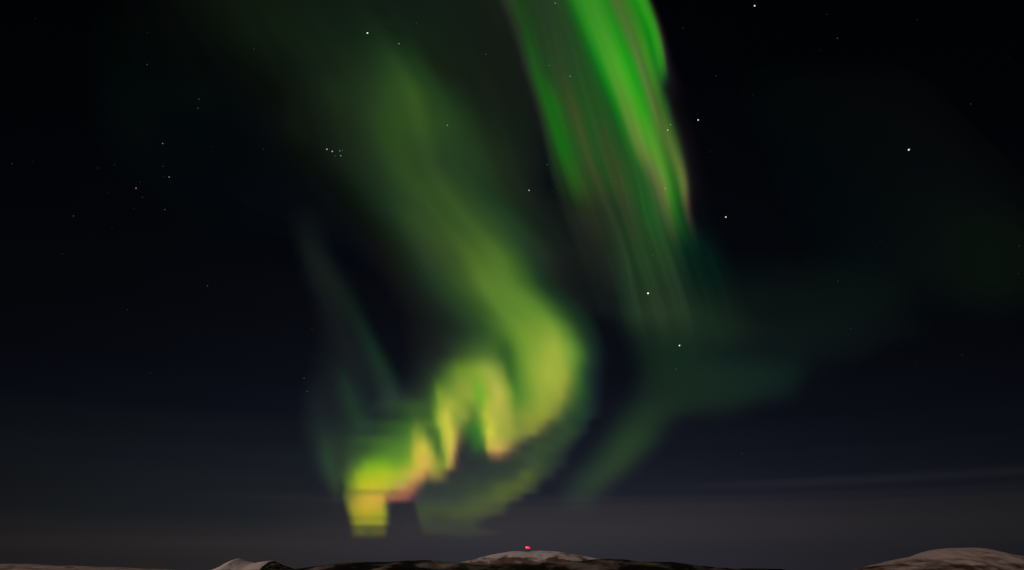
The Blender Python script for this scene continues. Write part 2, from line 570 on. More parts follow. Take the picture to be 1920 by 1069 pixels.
def from_rows(rows, spine=None, sx=6, sy=8, rays=0.0, fade=(2000, 2100)):
    """rows: {y: [(x, colour or 0), ...]}; spine: [(y, x)] along which rows are matched up"""
    ys = sorted(rows)
    sp = (lambda y: np.interp(y, [s[0] for s in spine], [s[1] for s in spine])) if spine else (lambda y: 0.0 * np.asarray(y, float))
    if spine:
        syk, sxk = [s[0] for s in spine], [s[1] for s in spine]
        sp = lambda y: pchip(syk, sxk, np.atleast_1d(np.asarray(y, float)))
    U = np.arange(-1700, 2300, 2.0)
    T = []
    for y in ys:
        k = sorted(rows[y], key=lambda q: q[0])
        off = float(np.atleast_1d(sp(y))[0])
        T.append(pchip([q[0] - off for q in k], [code(q[1], y) for q in k], U))
    T = np.array(T)
    n, u, _ = T.shape
    R = pchip(ys, T.reshape(n, u * 3), GY).reshape(len(GY), u, 3)
    R[(GY < ys[0]) | (GY > ys[-1])] = 0
    F = np.zeros((len(GY), len(GX), 3))
    so = np.broadcast_to(np.atleast_1d(sp(GY)), GY.shape)
    for i in range(len(GY)):
        for c in range(3):
            F[i, :, c] = np.interp(GX - so[i], U, R[i, :, c])
        if rays:
            u, ph = GX - so[i], GY[i]
            f = (np.sin(u / 21.0 + ph / 330 + 1) + np.sin(u / 12.5 - ph / 270 + 2.2) + 0.7 * np.sin(u / 7.7 + ph / 410)) * (0.6 + 0.4 * np.sin(u / 31.0 + ph / 140))
            a = rays * (1 - 0.5 * np.clip((ph - fade[0]) / (fade[1] - fade[0]), 0, 1))
            F[i] *= (1 + a / 2.8 * f)[:, None]
    return blur(F ** 2.2, sx, sy)


def from_columns(cols, sx=2.0, sy=5):
    """cols: each a list of (y, x, colour or 0) down one ray"""
    F = np.zeros((len(GY), len(GX), 3))
    xs, cs = [], []
    for c in cols:
        y = [k[0] for k in c]
        xk = np.array([k[1] for k in c], float)
        # run the ray on beyond its first and last knot in the same direction
        y2 = [y[0] - 200] + y + [y[-1] + 200]
        x2 = np.concatenate([[xk[0] - 200 * (xk[1] - xk[0]) / (y[1] - y[0])], xk, [xk[-1] + 200 * (xk[-1] - xk[-2]) / (y[-1] - y[-2])]])
        xs.append(pchip(y2, x2, GY))
        cs.append(pchip(y, np.array([code(k[2], k[0]) for k in c]), GY))
    xs, cs = np.array(xs), np.array(cs)
    for i in range(len(GY)):
        x = np.maximum.accumulate(xs[:, i] + np.arange(len(cols)) * 1e-3)
        u = np.interp(GX, x, np.arange(len(cols)))
        ph = 0.0011 * GY[i]
        f = (np.sin(u * 5.1 + 1.0 + ph) + np.sin(u * 8.3 + 2.0 - 2 * ph) + 0.8 * np.sin(u * 12.7 + 0.5 + 3 * ph)) / 2.8
        F[i] = pchip(x, cs[:, i], GX) * (1 + (0.05 + 0.05 * min(1, max(0, (GY[i] - 200) / 250))) * f)[:, None]
    return blur(F ** 2.2, sx, sy)


# --- the broad band with its folded yellow foot
MAIN = {
    -180: [(100, 0), (300, 0), (900, 0)],
    -90: [(240, 0), (330, (8, 13, 9)), (430, (14, 22, 12)), (600, (14, 22, 15)), (760, (14, 22, 15)), (900, 0)],
    0: [(40, 0), (240, (2, 4, 6)), (330, (6, 10, 9)), (400, (11, 17, 12)), (470, (15, 24, 14)), (600, (16, 26, 18)), (760, (16, 28, 20)), (900, (19, 28, 20)), (950, (20, 26, 20)), (985, 0)],
    60: [(50, 0), (240, (3, 6, 7)), (350, (6, 10, 10)), (430, (10, 18, 12)), (500, (16, 26, 16)), (650, (18, 32, 20)), (705, (21, 37, 22)), (760, (20, 34, 22)), (850, (18, 28, 20)), (960, (19, 26, 20)), (1005, 0)],
    120: [(60, 0), (240, (3, 7, 8)), (400, (6, 10, 10)), (480, (10, 16, 12)), (560, (16, 26, 18)), (640, (23, 37, 22)), (690, (28, 48, 26)), (740, (35, 61, 30)), (780, (30, 56, 26)), (820, (22, 32, 20)), (880, (19, 29, 20)), (970, (20, 26, 21)), (1030, 0)],
    180: [(70, 0), (250, (4, 9, 11)), (400, (5, 10, 11)), (510, (9, 13, 11)), (570, (18, 26, 18)), (640, (26, 42, 24)), (690, (34, 54, 30)), (730, (43, 71, 32)), (775, (48, 78, 30)), (820, (34, 62, 30)), (860, (25, 42, 25)), (900, (22, 30, 22)), (985, (20, 27, 22)), (1050, 0)],
    230: [(80, 0), (260, (5, 10, 12)), (350, (4, 8, 11)), (470, (6, 10, 12)), (550, (14, 20, 15)), (620, (22, 32, 20)), (680, (32, 50, 28)), (730, (44, 72, 30)), (790, (48, 76, 32)), (840, (38, 66, 32)), (880, (30, 50, 26)), (920, (23, 34, 23)), (1000, (19, 26, 22)), (1065, 0)],
    300: [(100, 0), (280, (5, 9, 12)), (420, (5, 8, 12)), (510, (7, 10, 13)), (560, (9, 13, 11)), (600, (14, 20, 16)), (650, (22, 34, 22)), (700, (32, 50, 28)), (750, (44, 72, 32)), (795, (44, 68, 34)), (850, (38, 62, 34)), (900, (34, 54, 30)), (940, (28, 40, 25)), (1000, (20, 27, 24)), (1080, 0)],
    360: [(120, 0), (300, (5, 8, 12)), (450, (6, 9, 13)), (570, (8, 11, 14)), (640, (12, 18, 14)), (690, (22, 36, 24)), (740, (36, 58, 32)), (785, (48, 74, 34)), (830, (50, 76, 34)), (880, (40, 66, 34)), (920, (31, 53, 30)), (960, (28, 40, 26)), (1010, (19, 25, 22)), (1090, 0)],
    420: [(200, 0), (400, (6, 9, 13)), (560, (7, 10, 14)), (620, (9, 12, 15)), (680, (14, 17, 14)), (730, (24, 38, 24)), (780, (46, 70, 34)), (830, (54, 78, 36)), (880, (56, 86, 36)), (920, (48, 76, 35)), (960, (34, 60, 34)), (1000, (24, 36, 26)), (1050, (20, 25, 23)), (1095, (19, 23, 22)), (1160, 0)],
    480: [(300, 0), (520, 0), (655, (7, 10, 15)), (710, (15, 17, 16)), (760, (24, 36, 24)), (810, (47, 66, 36)), (850, (58, 82, 36)), (900, (74, 106, 38)), (935, (74, 108, 40)), (965, (54, 86, 36)), (1000, (34, 54, 34)), (1040, (27, 34, 27)), (1085, (21, 26, 24)), (1130, (19, 24, 23)), (1200, 0)],
    530: [(690, 0), (740, (16, 18, 18)), (790, (25, 38, 28)), (840, (44, 70, 36)), (880, (66, 94, 38)), (920, (88, 124, 44)), (955, (84, 120, 43)), (990, (56, 92, 36)), (1020, (30, 52, 32)), (1060, (22, 28, 25)), (1110, (18, 22, 23)), (1160, (15, 19, 21)), (1220, 0)],
    580: [(720, 0), (770, (17, 19, 20)), (820, (26, 36, 28)), (870, (40, 66, 36)), (905, (60, 92, 38)), (940, (86, 124, 44)), (980, (96, 136, 46)), (1010, (92, 132, 46)), (1040, (56, 92, 36)), (1075, (23, 46, 30)), (1110, (17, 23, 24)), (1150, (14, 17, 21)), (1200, 0)],
    620: [(730, 0), (780, (18, 20, 22)), (850, (29, 42, 32)), (900, (44, 74, 38)), (930, (66, 104, 40)), (960, (94, 132, 44)), (1000, (118, 150, 50)), (1035, (126, 156, 54)), (1062, (84, 122, 45)), (1090, (36, 60, 36)), (1112, (19, 34, 29)), (1145, 0)],
    660: [(740, 0), (780, (20, 22, 24)), (830, (32, 40, 34)), (855, (46, 64, 38)), (885, (62, 90, 40)), (920, (72, 106, 44)), (947, (54, 94, 38)), (975, (98, 138, 46)), (1008, (136, 163, 56)), (1040, (156, 174, 62)), (1066, (122, 156, 56)), (1087, (74, 114, 44)), (1106, (34, 60, 40)), (1128, (17, 26, 28)), (1155, 0)],
    700: [(715, 0), (790, (28, 35, 32)), (815, (42, 60, 38)), (838, (72, 102, 42)), (862, (110, 142, 48)), (890, (126, 158, 52)), (920, (152, 168, 66)), (940, (126, 148, 56)), (957, (64, 108, 40)), (975, (88, 134, 44)), (1005, (142, 165, 56)), (1030, (160, 177, 62)), (1055, (152, 168, 62)), (1077, (94, 126, 50)), (1100, (36, 66, 42)), (1124, (19, 28, 32)), (1150, 0)],
    740: [(686, 0), (735, (29, 39, 37)), (770, (34, 44, 38)), (800, (46, 68, 40)), (812, (66, 98, 42)), (824, (118, 150, 48)), (850, (128, 152, 54)), (880, (142, 162, 58)), (898, (116, 168, 48)), (915, (150, 172, 56)), (935, (184, 184, 76)), (953, (142, 163, 60)), (970, (84, 134, 44)), (990, (110, 146, 50)), (1020, (146, 166, 58)), (1048, (148, 158, 58)), (1070, (88, 112, 50)), (1095, (38, 72, 42)), (1120, (22, 32, 36)), (1145, 0)],
    760: [(664, 0), (718, (31, 44, 38)), (757, (42, 66, 40)), (780, (50, 78, 41)), (803, (58, 88, 41)), (815, (90, 124, 46)), (826, (142, 164, 53)), (842, (162, 172, 61)), (862, (140, 158, 56)), (884, (116, 148, 52)), (899, (116, 160, 49)), (913, (162, 178, 58)), (933, (180, 181, 73)), (952, (152, 165, 63)), (970, (104, 140, 49)), (992, (120, 148, 52)), (1020, (144, 160, 58)), (1045, (130, 142, 55)), (1062, (84, 104, 49)), (1092, (38, 66, 42)), (1120, (22, 32, 36)), (1142, 0)],
    780: [(645, 0), (720, (32, 46, 38)), (757, (42, 68, 40)), (780, (56, 88, 42)), (805, (64, 96, 42)), (816, (108, 140, 48)), (826, (166, 180, 58)), (838, (192, 192, 68)), (852, (146, 164, 58)), (872, (128, 148, 56)), (888, (92, 126, 50)), (900, (122, 154, 50)), (912, (176, 184, 60)), (930, (174, 178, 70)), (950, (164, 168, 66)), (970, (126, 147, 54)), (995, (132, 150, 54)), (1018, (140, 150, 56)), (1043, (104, 116, 52)), (1064, (54, 78, 46)), (1095, (34, 58, 42)), (1118, (22, 31, 37)), (1140, 0)],
    795: [(640, 0), (700, (34, 54, 40)), (740, (48, 80, 42)), (770, (62, 98, 43)), (782, (86, 116, 45)), (800, (80, 110, 46)), (812, (86, 122, 46)), (824, (158, 176, 58)), (838, (200, 196, 68)), (853, (152, 160, 62)), (870, (104, 124, 53)), (884, (72, 114, 46)), (897, (88, 136, 46)), (909, (152, 172, 56)), (921, (188, 190, 66)), (936, (170, 174, 68)), (953, (158, 163, 64)), (972, (128, 144, 56)), (996, (132, 144, 57)), (1014, (122, 130, 55)), (1034, (76, 86, 49)), (1060, (50, 72, 45)), (1095, (31, 47, 41)), (1120, 0)],
    810: [(632, 0), (700, (36, 58, 40)), (740, (54, 90, 42)), (765, (72, 110, 44)), (780, (116, 142, 48)), (792, (112, 136, 50)), (808, (70, 104, 44)), (820, (84, 126, 44)), (831, (172, 184, 62)), (843, (204, 198, 68)), (855, (156, 152, 66)), (868, (84, 100, 50)), (880, (54, 102, 42)), (895, (58, 118, 42)), (907, (132, 162, 52)), (918, (200, 198, 66)), (935, (168, 173, 66)), (955, (152, 160, 62)), (975, (130, 140, 60)), (998, (124, 132, 58)), (1018, (80, 84, 50)), (1042, (50, 68, 46)), (1068, (46, 68, 44)), (1095, (29, 38, 40)), (1120, 0)],
    825: [(630, 0), (682, (44, 70, 42)), (705, (58, 90, 42)), (740, (68, 110, 44)), (765, (86, 126, 45)), (780, (150, 158, 54)), (793, (160, 166, 58)), (808, (104, 128, 50)), (820, (74, 112, 45)), (832, (164, 178, 58)), (844, (206, 194, 72)), (854, (166, 148, 72)), (864, (88, 84, 54)), (877, (48, 76, 46)), (892, (52, 102, 43)), (906, (94, 128, 48)), (917, (194, 184, 68)), (934, (182, 172, 72)), (952, (156, 152, 68)), (968, (118, 122, 58)), (984, (92, 94, 54)), (1000, (62, 70, 49)), (1020, (50, 68, 46)), (1054, (47, 68, 44)), (1080, (30, 40, 41)), (1108, 0)],
    840: [(628, 0), (682, (48, 74, 42)), (710, (66, 104, 42)), (740, (80, 124, 44)), (765, (100, 140, 46)), (780, (176, 172, 60)), (794, (200, 190, 68)), (808, (146, 158, 56)), (821, (76, 112, 46)), (833, (150, 168, 56)), (844, (202, 188, 76)), (852, (172, 146, 80)), (862, (76, 66, 54)), (874, (42, 52, 48)), (890, (46, 84, 44)), (905, (58, 94, 46)), (916, (176, 164, 68)), (932, (196, 170, 80)), (948, (160, 142, 76)), (965, (92, 88, 60)), (985, (50, 62, 48)), (1010, (52, 72, 47)), (1040, (48, 66, 45)), (1068, (32, 41, 42)), (1095, 0)],
    855: [(628, 0), (682, (66, 98, 42)), (710, (86, 130, 40)), (740, (92, 138, 44)), (765, (114, 150, 46)), (782, (196, 180, 62)), (796, (206, 182, 74)), (810, (172, 168, 62)), (822, (104, 128, 50)), (830, (108, 136, 52)), (838, (168, 174, 62)), (846, (190, 164, 80)), (855, (110, 88, 62)), (866, (46, 46, 50)), (890, (42, 58, 48)), (908, (52, 62, 48)), (920, (112, 92, 60)), (934, (128, 98, 66)), (948, (90, 78, 58)), (965, (58, 64, 50)), (1000, (54, 74, 48)), (1030, (46, 64, 45)), (1058, (34, 42, 42)), (1085, 0)],
    872: [(624, 0), (668, (76, 106, 42)), (690, (116, 164, 38)), (715, (128, 170, 36)), (740, (118, 162, 42)), (765, (142, 168, 48)), (785, (200, 180, 66)), (798, (206, 176, 76)), (811, (172, 162, 66)), (823, (134, 146, 54)), (831, (122, 142, 54)), (840, (168, 156, 68)), (849, (140, 112, 66)), (859, (58, 54, 52)), (875, (42, 48, 47)), (910, (44, 54, 48)), (932, (50, 56, 50)), (970, (50, 62, 48)), (1000, (60, 78, 48)), (1030, (46, 60, 45)), (1055, (35, 39, 42)), (1080, 0)],
    890: [(620, 0), (658, (84, 110, 40)), (670, (132, 160, 38)), (690, (160, 185, 34)), (715, (168, 189, 36)), (740, (162, 180, 44)), (760, (178, 176, 60)), (775, (194, 168, 70)), (790, (196, 150, 78)), (802, (150, 122, 68)), (813, (142, 130, 62)), (824, (124, 118, 58)), (835, (92, 84, 56)), (848, (50, 52, 49)), (870, (46, 54, 49)), (920, (48, 58, 49)), (962, (56, 68, 48)), (986, (78, 92, 46)), (1010, (58, 70, 46)), (1035, (39, 44, 44)), (1060, 0)],
    914: [(636, 0), (650, (78, 96, 42)), (662, (128, 144, 42)), (680, (182, 186, 42)), (702, (194, 190, 46)), (722, (188, 178, 52)), (737, (176, 162, 64)), (755, (182, 150, 78)), (772, (166, 112, 74)), (788, (92, 76, 64)), (803, (50, 56, 52)), (850, (50, 60, 51)), (900, (54, 68, 49)), (945, (76, 90, 46)), (972, (80, 92, 46)), (1000, (56, 62, 47)), (1030, 0)],
    922: [(634, 0), (648, (74, 84, 42)), (662, (120, 124, 44)), (680, (156, 148, 46)), (702, (172, 154, 52)), (722, (164, 146, 56)), (737, (146, 118, 66)), (755, (164, 112, 72)), (770, (148, 98, 72)), (786, (76, 62, 62)), (800, (50, 56, 52)), (850, (51, 61, 51)), (900, (58, 72, 48)), (945, (80, 92, 46)), (972, (72, 82, 46)), (1000, (50, 54, 47)), (1025, 0)],
    934: [(634, 0), (648, (84, 88, 46)), (662, (140, 134, 48)), (680, (190, 164, 54)), (698, (206, 172, 60)), (716, (202, 160, 64)), (728, (146, 104, 68)), (745, (146, 92, 72)), (762, (136, 82, 70)), (776, (78, 56, 62)), (792, (52, 58, 54)), (850, (53, 63, 51)), (900, (66, 80, 46)), (940, (78, 90, 46)), (970, (60, 66, 47)), (995, 0)],
    950: [(640, 0), (650, (86, 84, 46)), (662, (156, 146, 48)), (690, (200, 170, 54)), (712, (190, 166, 54)), (722, (130, 130, 50)), (731, (52, 50, 52)), (742, 0), (768, 0), (785, (56, 66, 49)), (805, (58, 70, 48)), (850, (62, 74, 48)), (900, (72, 82, 46)), (940, (64, 70, 48)), (972, 0)],
    966: [(644, 0), (655, (90, 88, 46)), (667, (152, 148, 44)), (690, (172, 160, 44)), (712, (166, 160, 44)), (722, (130, 136, 46)), (731, (58, 58, 50)), (740, 0), (772, 0), (790, (60, 72, 48)), (820, (58, 66, 48)), (860, (68, 78, 46)), (900, (66, 72, 48)), (935, (54, 56, 49)), (962, 0)],
    971: [(646, 0), (656, (80, 78, 46)), (668, (136, 132, 44)), (690, (154, 146, 44)), (712, (148, 144, 44)), (722, (116, 120, 46)), (731, (54, 54, 50)), (740, 0), (774, 0), (790, (58, 68, 48)), (820, (57, 63, 49)), (860, (64, 72, 48)), (900, (60, 65, 49)), (940, 0)],
    981: [(648, 0), (658, (86, 84, 46)), (670, (142, 138, 44)), (690, (152, 148, 44)), (714, (152, 152, 44)), (723, (108, 110, 46)), (732, (54, 54, 49)), (740, 0), (776, 0), (795, (59, 67, 49)), (830, (57, 61, 49)), (880, (60, 64, 50)), (925, 0)],
    988: [(650, 0), (660, (68, 66, 46)), (672, (92, 94, 46)), (690, (86, 92, 45)), (714, (92, 92, 46)), (724, (70, 70, 47)), (734, 0), (778, 0), (797, (58, 62, 50)), (880, (57, 60, 51)), (930, 0)],
    1000: [(650, 0), (662, (74, 66, 47)), (676, (90, 92, 47)), (690, (78, 84, 47)), (706, (92, 86, 49)), (720, (84, 80, 49)), (732, 0), (780, 0), (800, (58, 58, 50)), (870, (56, 58, 51)), (920, (56, 56, 51)), (955, 0)],
    1006: [(650, 0), (664, (66, 58, 47)), (690, (66, 66, 47)), (718, (64, 60, 48)), (732, 0), (790, 0), (870, (53, 52, 50)), (940, 0)],
    1016: [(640, 0), (690, 0), (740, 0), (1000, 0)],
}
MAIN_SPINE = [(-180, 560), (0, 665), (120, 738), (180, 768), (230, 780), (300, 800), (360, 832), (420, 880), (480, 925), (530, 945), (580, 990), (620, 1025), (660, 1037), (740, 1050), (880, 1075), (1020, 1090)]

# --- the bundle of clear green rays: one list per ray, from the top down
YS = (0, 60, 130, 200, 270, 340, 400, 480, 560)


Z9 = [0] * 9
NRAY = [0]


LOW = {480: [(1105, (13, 16, 17)), (1130, (18, 24, 22)), (1150, (24, 38, 27)), (1170, (30, 54, 30)), (1200, (36, 62, 34)), (1226, (38, 68, 36)), (1250, (34, 60, 34)), (1272, (26, 50, 32)), (1288, (11, 36, 26)), (1330, (6, 26, 21)), (1365, (8, 13, 16)), (1390, 0)],
       560: [(1120, (11, 13, 17)), (1145, (15, 20, 21)), (1168, (22, 33, 26)), (1200, (31, 46, 32)), (1230, (35, 52, 34)), (1260, (34, 49, 33)), (1280, (28, 44, 32)), (1300, (15, 30, 26)), (1335, (10, 24, 22)), (1380, (9, 16, 18)), (1420, 0)]}


def low_colour(y, x, i):
    k = LOW[y]
    if x >= k[-1][0]:
        return 0
    v = np.array([np.interp(x, [q[0] for q in k], [0 if q[1] == 0 else q[1][c] for q in k]) for c in range(3)])
    return tuple(v * (1.0, 1.10, 0.92, 1.05, 0.90)[i % 5])


def lean(i, xs, cs):
    """the lower ends of the rays run on in their own direction and dim"""
    if i < 7 or cs is Z9:
        return xs, cs
    xs, cs = list(xs), list(cs)
    for q, y in ((7, 480), (8, 560)):
        xs[q] = xs[6] + (0.31 + 0.002 * i) * (y - 400)
        cs[q] = low_colour(y, xs[q], i)
    return xs, cs


def col(xs, cs, extra=()):
    xs, cs = lean(NRAY[0], xs, cs)
    NRAY[0] += 1
    k = [(y, x, c) for y, x, c in zip(YS, xs, cs)] + list(extra)
    k = [(y, x, 0 if c == 0 else tuple(v * f for v, f in zip(c, (0.90, 0.94, 0.90)))) if 200 <= y < 450 else (y, x, c) for y, x, c in k]
    k.sort(key=lambda q: q[0])
    k = [(-180, k[0][1] - 3.0 * (k[1][1] - k[0][1]) * 60.0 / (k[1][0] - k[0][0]), 0)] + [(-90, k[0][1] - 1.5 * (k[1][1] - k[0][1]) * 60.0 / (k[1][0] - k[0][0]), k[0][2])] + k
    return k + [(710, k[-1][1] + 40, 0)]


RAYS = [
    col((926, 952, 972, 994, 1012, 1026, 1046, 1075, 1105), Z9),
    col((942, 966, 986, 1009, 1026, 1041, 1062, 1092, 1122), [(26, 32, 25), (27, 32, 26), (28, 34, 27), (31, 40, 27), (27, 40, 27), (22, 36, 26), (18, 23, 21), (15, 18, 18), (13, 17, 18)]),
    col((954, 976, 995, 1018, 1038, 1058, 1079, 1110, 1138), [(28, 50, 24), (28, 54, 26), (27, 66, 26), (31, 78, 26), (30, 76, 26), (32, 56, 27), (27, 33, 25), (18, 21, 20), (15, 20, 21)]),
    col((966, 988, 1006, 1029, 1052, 1078, 1099, 1129, 1154), [(29, 63, 25), (28, 70, 26), (28, 84, 26), (28, 104, 24), (27, 108, 24), (43, 90, 28), (38, 44, 31), (22, 27, 22), (18, 26, 24)]),
    col((986, 1008, 1024, 1048, 1070, 1094, 1116, 1144, 1164), [(30, 57, 28), (31, 60, 28), (33, 66, 30), (38, 98, 30), (36, 92, 30), (50, 78, 35), (42, 48, 33), (25, 36, 26), (22, 38, 28)]),
    col((1003, 1022, 1037, 1060, 1082, 1108, 1131, 1158, 1175), [(35, 55, 32), (36, 58, 33), (38, 66, 34), (48, 78, 36), (44, 84, 36), (42, 70, 35), (38, 50, 34), (29, 46, 30), (26, 44, 31)]),
    col((1018, 1037, 1052, 1073, 1093, 1118, 1143, 1173, 1186), [(35, 57, 33), (37, 61, 33), (42, 66, 35), (62, 78, 38), (66, 82, 40), (60, 72, 40), (50, 60, 40), (40, 60, 36), (32, 52, 34)]),
    col((1036, 1056, 1073, 1093, 1113, 1136, 1158, 1182, 1193), [(36, 62, 33), (36, 64, 34), (36, 70, 34), (40, 82, 36), (40, 84, 36), (40, 74, 36), (34, 56, 34), (30, 58, 32), (32, 54, 34)]),
    col((1052, 1074, 1096, 1116, 1136, 1158, 1176, 1194, 1202), [(36, 68, 33), (34, 70, 33), (35, 74, 34), (40, 82, 36), (56, 78, 40), (60, 76, 42), (54, 68, 40), (40, 62, 38), (34, 56, 34)]),
    col((1064, 1088, 1113, 1137, 1158, 1180, 1193, 1207, 1213), [(24, 90, 25), (22, 92, 25), (24, 88, 28), (34, 84, 34), (40, 80, 37), (44, 82, 38), (42, 74, 38), (34, 62, 35), (36, 58, 34)]),
    col((1078, 1102, 1128, 1154, 1176, 1200, 1212, 1222, 1226), [(36, 124, 29), (34, 128, 29), (20, 126, 25), (16, 122, 23), (36, 98, 34), (38, 88, 37), (36, 86, 36), (34, 72, 34), (36, 62, 35)]),
    col((1090, 1113, 1139, 1166, 1188, 1212, 1226, 1234, 1236), [(48, 136, 33), (52, 142, 35), (62, 146, 38), (86, 144, 50), (84, 124, 50), (46, 94, 40), (40, 90, 38), (50, 80, 42), (37, 62, 36)]),
    col((1104, 1126, 1154, 1180, 1202, 1226, 1240, 1246, 1246), [(56, 140, 36), (62, 148, 37), (74, 156, 40), (96, 154, 52), (112, 142, 60), (92, 102, 62), (58, 88, 46), (38, 72, 38), (38, 62, 36)]),
    col((1118, 1141, 1168, 1194, 1216, 1238, 1252, 1258, 1256), [(54, 139, 35), (58, 147, 36), (64, 164, 36), (72, 168, 36), (88, 154, 46), (108, 126, 60), (82, 100, 52), (48, 78, 42), (36, 60, 36)]),
    col((1132, 1156, 1182, 1206, 1226, 1248, 1261, 1268, 1264), [(36, 132, 28), (34, 140, 25), (32, 150, 25), (52, 160, 32), (92, 158, 46), (102, 144, 52), (56, 104, 40), (42, 76, 40), (36, 54, 35)]),
    col((1144, 1168, 1193, 1216, 1237, 1257, 1270, 1275, 1270), [(52, 116, 36), (46, 126, 34), (40, 140, 32), (62, 138, 38), (72, 134, 42), (56, 126, 38), (34, 96, 32), (32, 64, 35), (35, 50, 34)]),
    col((1153, 1178, 1202, 1225, 1245, 1264, 1275, 1280, 1276), [(78, 106, 48), (82, 110, 50), (92, 120, 58), (102, 124, 62), (76, 114, 44), (42, 108, 34), (26, 80, 30), (30, 54, 34), (33, 46, 33)]),
    col((1164, 1187, 1209, 1231, 1251, 1270, 1279, 1283, 1281), [(60, 112, 36), (62, 116, 38), (66, 112, 40), (72, 104, 44), (88, 112, 50), (60, 106, 38), (28, 66, 32), (18, 44, 29), (26, 41, 32)]),
    col((1176, 1200, 1219, 1237, 1257, 1276, 1285, 1287, 1287), [(54, 120, 33), (58, 128, 35), (62, 132, 36), (70, 110, 42), (94, 120, 52), (104, 124, 56), (56, 70, 42), (10, 38, 26), (18, 34, 27)], [(100, 1211, (64, 136, 36))]),
    col((1188, 1212, 1229, 1243, 1264, 1283, 1290, 1292, 1294), [(22, 132, 22), (14, 128, 20), (34, 118, 32), (60, 100, 40), (80, 108, 46), (106, 116, 60), (66, 60, 46), (6, 33, 23), (14, 29, 25)], [(160, 1236, (44, 92, 36))]),
    col((1203, 1226, 1241, 1252, 1272, 1290, 1297, 1306, 1312), [(48, 148, 28), (46, 148, 26), (34, 116, 32), (36, 72, 34), (52, 74, 40), (62, 58, 46), (34, 28, 30), (4, 28, 21), (11, 26, 23)], [(100, 1236, (44, 142, 28)), (150, 1245, (22, 66, 28)), (165, 1247, (18, 34, 24))]),
    col((1212, 1233, 1248, 1259, 1280, 1296, 1304, 1330, 1345), [(42, 138, 28), (56, 130, 36), (44, 86, 38), (22, 27, 24), (26, 31, 27), (24, 25, 25), (13, 13, 17), (6, 20, 18), (12, 20, 21)], [(100, 1243, (60, 116, 40)), (150, 1253, (20, 34, 24)), (165, 1254, (16, 18, 20))]),
    col((1218, 1239, 1255, 1268, 1290, 1306, 1318, 1352, 1368), [(34, 40, 26), (38, 40, 30), (24, 24, 26), (14, 11, 16), (17, 13, 18), (15, 13, 18), (9, 11, 15), (8, 12, 16), (11, 15, 19)]),
    col((1228, 1252, 1282, 1318, 1342, 1354, 1372, 1402, 1432), Z9),
]

# --- the dim teal veil under and right of the rays
VEIL = {
    440: [(1250, 0), (1400, 0), (1700, 0), (1900, 0)],
    510: [(1240, 0), (1330, (8, 14, 16)), (1480, (10, 15, 17)), (1620, (8, 13, 15)), (1800, 0)],
    590: [(1150, 0), (1195, (16, 22, 22)), (1240, (20, 28, 24)), (1300, (18, 27, 24)), (1380, (15, 22, 22)), (1460, (12, 18, 19)), (1600, (11, 17, 18)), (1760, 0)],
    560: [(1140, 0), (1200, (16, 22, 22)), (1300, (17, 26, 23)), (1400, (15, 22, 22)), (1480, (14, 21, 22)), (1560, (14, 21, 22)), (1640, (13, 19, 20)), (1780, 0)],
    590: [(1145, 0), (1190, (26, 38, 29)), (1240, (29, 43, 31)), (1300, (26, 41, 30)), (1370, (21, 31, 27)), (1440, (15, 22, 23)), (1520, (15, 23, 24)), (1620, (15, 21, 23)), (1800, 0)],
    620: [(1150, 0), (1192, (19, 28, 26)), (1240, (25, 39, 31)), (1300, (26, 42, 32)), (1360, (26, 39, 31)), (1420, (19, 28, 27)), (1500, (16, 24, 25)), (1600, (16, 22, 24)), (1690, (13, 18, 21)), (1800, 0)],
    660: [(1165, 0), (1210, (21, 34, 29)), (1260, (23, 42, 33)), (1330, (22, 37, 33)), (1400, (19, 29, 30)), (1500, (17, 24, 26)), (1600, (15, 20, 24)), (1710, 0)],
    700: [(1170, 0), (1220, (24, 38, 32)), (1280, (26, 44, 35)), (1350, (25, 42, 36)), (1440, (22, 38, 35)), (1490, (18, 33, 30)), (1512, (15, 20, 24)), (1640, 0)],
    740: [(1160, 0), (1212, (25, 39, 33)), (1280, (28, 44, 35)), (1350, (26, 42, 35)), (1430, (22, 36, 33)), (1482, (18, 26, 28)), (1515, 0)],
    770: [(1120, 0), (1172, (23, 32, 32)), (1215, (33, 51, 37)), (1250, (30, 46, 37)), (1290, (26, 37, 34)), (1360, (23, 31, 32)), (1440, 0)],
    800: [(1115, 0), (1160, (27, 41, 36)), (1197, (37, 57, 39)), (1225, (33, 50, 38)), (1252, (23, 29, 33)), (1285, 0)],
    830: [(1095, 0), (1143, (30, 45, 38)), (1177, (44, 67, 41)), (1206, (38, 57, 40)), (1236, (24, 30, 35)), (1255, 0)],
    870: [(1060, 0), (1110, (32, 46, 41)), (1152, (47, 67, 43)), (1182, (40, 50, 41)), (1210, 0)],
    905: [(1040, 0), (1085, (40, 52, 45)), (1117, (47, 63, 47)), (1142, (42, 48, 44)), (1175, 0)],
    938: [(1020, 0), (1070, (44, 50, 45)), (1100, (48, 54, 45)), (1135, 0)],
    970: [(1000, 0), (1080, 0), (1140, 0)],
}
VEIL_SPINE = [(500, 60), (740, 30), (770, 10), (830, -30), (900, -90), (970, -140)]

